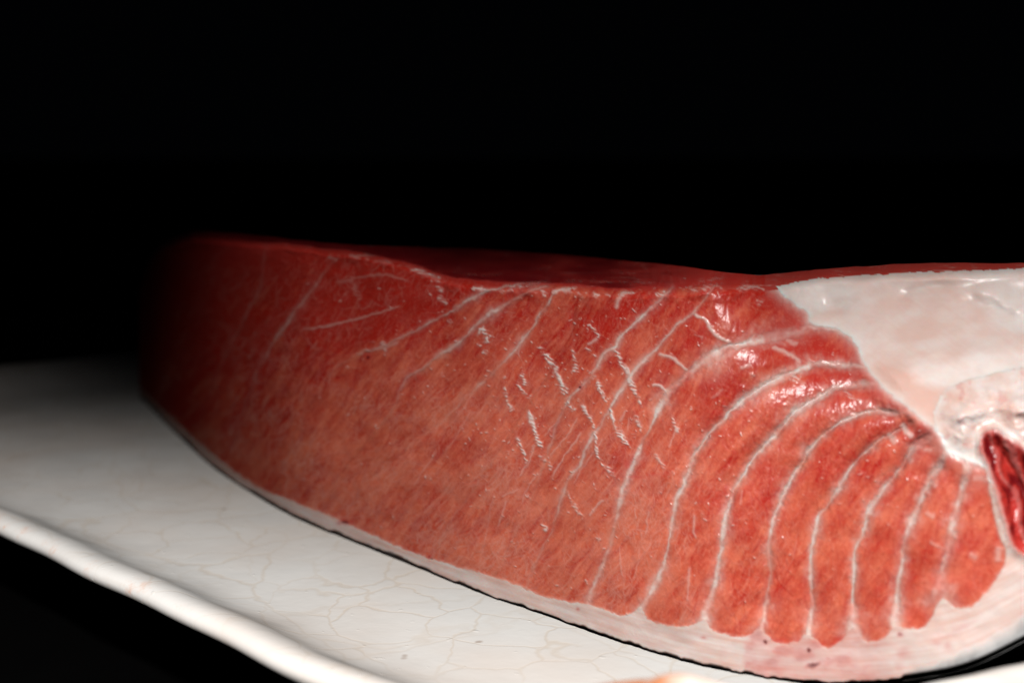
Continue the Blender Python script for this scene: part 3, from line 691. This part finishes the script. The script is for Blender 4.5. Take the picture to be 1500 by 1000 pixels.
# --- relief
REL += 0.75 * fbm(PX / 110, PY / 90, 6, 3) * 1.2 + 0.20 * fbm(PX / 26, PY / 22, 2, 2) + 0.10 * WOOL + 0.07 * fbm(PX / 6.0, PY / 5.0, 4, 2) * in_flesh
REL += 0.7 * (fat_soft * (~in_memb)) * np.exp(-np.clip(d_floor, 0, None) / 25) * 0.4
REL -= 0.5 * smooth(-16, 12, np.where(in_memb, d_memb, -d_memb)) * (PY > YR)
fold = lambda pts, amp, w: amp * np.exp(-(curve_field(spline(pts, 4), WX, WY)[0] / w) ** 2)
MR = fold([(1330, 430), (1360, 424), (1410, 420), (1470, 408), (1560, 398)], -0.7, 9) + fold([(1186, 458), (1220, 452), (1250, 440)], -0.9, 9) + fold([(1430, 440), (1462, 456), (1500, 476), (1560, 500)], -0.9, 13) + fold([(1440, 428), (1480, 444), (1540, 470)], 1.6, 14)
MR = MR * 0.8 + fold([(1300, 560), (1360, 534), (1430, 520), (1540, 500)], 1.6, 26) + fold([(1250, 430), (1290, 470), (1330, 520)], 1.0, 28) + 0.35 * fbm(PX / 60 - PY / 60, PX / 90 + PY / 26, 9, 2)
REL += np.where(in_memb, MR * smooth(0, 22, d_memb), 0)
ct = smooth(0, 44, np.where(in_cart, d_cart, 0))
REL += in_cart * ct * (2.4 + 2.6 * fbm(PX / 40, PY / 26, 3, 2) + 0.5 * fbm(PX / 13, PY / 9, 8, 2))
REL += -dk * smooth(0, 40, d_dark * in_dark) * 4.0 + dk * 0.7 * stripe ** 3 + 0.7 * np.exp(-(d_dark / 8.0) ** 2) * (PX > 1430) * (PY > 600)
for (nm, pts, wid, stg, step, slen, div), (d, w, st) in zip(SEAMS, seam_dist): pass

REL += 1.3 * fbm(PX / 20, PY / 16, 10, 3) * np.exp(-((PY - YR) / 20.0) ** 2) * (PX < 1180)
# --- depth of every sample along its sight line
D0g = np.repeat(D0[:, None], NV, 1)
zc = CAMH - (PY - HOR) * D0g / F
hz = np.clip(zc / 0.11, -0.1, 1.3)
face = D0g * 1.0 + np.interp(PX, [204, 300, 400, 520, 650, 800, 1100], [-0.065, -0.045, -0.025, -0.006, 0.006, 0.012, 0.018]) * np.clip(zc, 0, None) / 0.11 - 0.0055 * np.sin(np.clip(hz, 0, 1) * math.pi)
face += (0.030 * smooth(660, 395, PY) ** 1.3) * smooth(1120, 1300, PX + 0.45 * (620 - PY))
face += 0.0028 * smooth(np.minimum(SWD, 9.0) * 1.2, 0, hb)                                 # the skin tucks under
jr = np.argmin(np.abs(PY - YR), axis=1)
face_r = face[np.arange(NU), jr][:, None]
ztop = CAMH - (YR - HOR) * face_r / F
top = (CAMH - ztop) * F / (PY - HOR)
kk = 0.022
h_ = np.clip(0.5 + 0.5 * (top - face) / kk, 0, 1)
DEP = face * (1 - h_) + top * h_ + kk * h_ * (1 - h_)
ramp_top = smooth(YR - 6, YR + 14, PY)
DEP = DEP - 0.001 * REL * (0.45 + 0.55 * ramp_top)
VX = (PX - 750.0) / F * DEP; VY = DEP; VZ = CAMH - (PY - HOR) / F * DEP
GV = np.stack([VX, VY, VZ], -1).reshape(-1, 3).astype(np.float32)

BL_SHADE = np.maximum(BL_SHADE, UPC * np.clip(0.85 + 0.15 * smooth(800, 600, PX) + 0.3 * fbm(PX / 40, PY / 6, 3, 3), 0, 1) * smooth(1200, 850, PX))  # shade of the top cut painted in, darker towards the unlit left
BL_SHADE = np.maximum(BL_SHADE, 0.75 * np.exp(-np.clip(PY - YR, 0, None) / 30.0) * smooth(520, 300, PX) * in_flesh)  # painted shade: keeps the left ridge from catching light
tissue_c = np.stack([np.clip(fat_glint, 0, 1), lean, np.clip(BL_SHADE, 0, 1), np.ones_like(lean)], -1).reshape(-1, 4).astype(np.float32)
surf_c = np.stack([np.clip(pale, 0, 1), np.clip(SIL, 0, 1), np.clip(GL + 0.5 * FAT, 0, 1), np.ones_like(lean)], -1).reshape(-1, 4).astype(np.float32)

# vertex normals of the whole sheet, so the parts meet without a visible break
P3 = GV.reshape(NU, NV, 3)
du = np.gradient(P3, axis=0); dv = np.gradient(P3, axis=1)
NR = np.cross(dv, du); NR /= np.linalg.norm(NR, axis=-1, keepdims=True) + 1e-12
flip = np.sum(NR * (P3 - np.array((0, 0, CAMH))), -1) > 0
NR[flip] *= -1
GN = NR.reshape(-1, 3).astype(np.float32)

# --- which part each little cell belongs to
def cellmean(a): return a[:-1, :-1]
ids = {}
lab = 100 + cellmean(band).astype(np.int32)                              # muscle bands
for i, (d, w, st) in enumerate(seam_dist):
    lab = np.where((cellmean(d) < cellmean(w) * 0.85) & (cellmean(st) > 0.3) & cellmean(in_flesh), 200 + i, lab)
lab = np.where(~cellmean(in_flesh), 1, lab)                              # fat under the skin
lab = np.where(cellmean(in_memb), 2, lab)                                # belly membrane
lab = np.where(cellmean(in_cart), 3, lab)                                # gristle
lab = np.where(cellmean(in_dark), 4, lab)                                # dark muscle
lab = np.where(cellmean(PY < YR - 2) & ~cellmean(in_memb), 6, lab)       # upper cut
lab = np.where(cellmean(hb) < cellmean(SWD), 5, lab)                     # skin

tuna = bpy.data.objects.new("tuna_block", None)
COL.objects.link(tuna)
tuna.location = (0.06, 0.46, 0.0)
tuna.empty_display_size = 0.05
tag(tuna, "large raw red tuna belly block with white fat seams, lying on the cream plate", "fish")
ORG = np.array(tuna.location, np.float32)

cells = np.arange((NU - 1) * (NV - 1)).reshape(NU - 1, NV - 1)
ci, cj = np.meshgrid(np.arange(NU - 1), np.arange(NV - 1), indexing='ij')
v00 = ci * NV + cj; v10 = (ci + 1) * NV + cj; v11 = (ci + 1) * NV + cj + 1; v01 = ci * NV + cj + 1
QUAD = np.stack([v00, v01, v11, v10], -1)

def part(name, sel, mat, depth=0.010):
    q = QUAD[sel]                                                        # front cells
    if len(q) < 12: return None
    e = np.stack([q, np.roll(q, -1, 1)], -1).reshape(-1, 2)              # open edges get a wall going inwards
    key = np.minimum(e[:, 0], e[:, 1]).astype(np.int64) * 10000000 + np.maximum(e[:, 0], e[:, 1])
    _, inv, cnt = np.unique(key, return_inverse=True, return_counts=True)
    be = e[cnt[inv] == 1]
    used, idx = np.unique(q, return_inverse=True); q2 = idx.reshape(-1, 4)
    bu, bidx = np.unique(be, return_inverse=True); b2 = bidx.reshape(-1, 2)
    front = GV[used]
    back = GV[bu] + np.array((0.45, 0.85, -0.25), np.float32) * depth
    pos = np.searchsorted(used, bu)
    n0 = len(used)
    walls = np.stack([pos[b2[:, 1]], pos[b2[:, 0]], n0 + b2[:, 0], n0 + b2[:, 1]], -1)
    allf = np.vstack([q2, walls]); allv = np.vstack([front, back]) - ORG
    me = bpy.data.meshes.new(name)
    me.vertices.add(len(allv)); me.vertices.foreach_set("co", allv.astype(np.float32).ravel())
    me.loops.add(allf.size); me.loops.foreach_set("vertex_index", allf.astype(np.int32).ravel())
    me.polygons.add(len(allf)); me.polygons.foreach_set("loop_start", np.arange(0, allf.size, 4, dtype=np.int32))
    me.polygons.foreach_set("use_smooth", np.ones(len(allf), bool))
    me.update(calc_edges=True)
    for an, arr in (("tissue", tissue_c), ("surface", surf_c)):
        ca = me.color_attributes.new(an, 'FLOAT_COLOR', 'POINT')
        ca.data.foreach_set("color", np.vstack([arr[used], arr[bu]]).ravel())
    nn = np.vstack([GN[used], GN[bu]])
    me.normals_split_custom_set_from_vertices(nn)
    me.materials.append(mat)
    o = bpy.data.objects.new(name, me); COL.objects.link(o); o.parent = tuna
    return o

for kx in sorted(set(lab.ravel().tolist())):
    sel = lab == kx
    if kx >= 200: part("fat_seam", sel, M_FAT)
    elif kx >= 100: part("muscle_band", sel, M_FLESH)
    elif kx == 1: tag(part("fat_layer", sel, M_FAT), "pale pink fat layer between red flesh and skin")
    elif kx == 2: tag(part("belly_membrane", sel, M_MEMB), "smooth whitish belly lining at the upper right")
    elif kx == 3: tag(part("gristle", sel, M_MEMB), "lumpy white gristle at the right")
    elif kx == 4: tag(part("dark_muscle", sel, M_FLESH), "dark red folded muscle at the right edge")
    elif kx == 5: tag(part("skin_edge", sel, M_SKIN), "silvery skin along the lower edge")
    elif kx == 6: tag(part("upper_cut", sel, M_FLESH), "dark red flesh of the top cut, darkened with painted shade")

# --- the rest of the block behind the front sheet: skin below and behind, flesh at both ends
def shell():
    st = np.r_[np.arange(0, NU - 1, 12), NU - 1]
    rows = 14
    V = []
    for i in st:
        a = P3[i, 0]; b = P3[i, NV - 1]
        for r in range(rows):
            t = r / (rows - 1)
            th = t * math.pi / 2
            back = 0.055 * math.sin(math.pi * t)                          # swell of the rear side
            if t < 0.5:
                q = np.array((a[0] + back * 0.45, a[1] + back, a[2] * (1 - t * 2) + 0.004 * t * 2 + b[2] * 0 ))
            else:
                w = (t - 0.5) * 2
                s0 = np.array((a[0] + 0.055 * 0.45, a[1] + 0.055, 0.004))
                q = s0 * (1 - w) + b * w
                q[2] = max(0.004 * (1 - w) + b[2] * w, 0.0008)
                if r == rows - 1: q = b
            V.append(q - ORG)
    Fc = []
    for i in range(len(st) - 1):
        for r in range(rows - 1):
            Fc.append((i * rows + r, (i + 1) * rows + r, (i + 1) * rows + r + 1, i * rows + r + 1))
    o = mesh_obj("skin", V, Fc, M_SKIN, tuna)
    n = len(V)
    for an, c in (("tissue", (0.2, 0.5, 0.0, 1)), ("surface", (0.5, 1.0, 0.3, 1))):
        ca = o.data.color_attributes.new(an, 'FLOAT_COLOR', 'POINT'); ca.data.foreach_set("color", np.tile(np.array(c, np.float32), n))
    tag(o, "dark silvery skin under and behind the block")
    for end, i in ((0, 0), (len(st) - 1, NU - 1)):
        ring = [V[end * rows + r] for r in range(rows)]
        front = [P3[i, j] - ORG for j in range(NV - 1, 0, -20)][1:]
        pts = ring + front
        c = sum(pts) / len(pts)
        vv = pts + [c]; m = len(pts)
        o = mesh_obj("end_cut", vv, [(q, (q + 1) % m, m) for q in range(m)], M_FLESH, tuna)
        for an, cc in (("tissue", (0.1, 0.7, 0.0, 1)), ("surface", (0.3, 0.0, 0.0, 1))):
            ca = o.data.color_attributes.new(an, 'FLOAT_COLOR', 'POINT'); ca.data.foreach_set("color", np.tile(np.array(cc, np.float32), len(vv)))
shell()
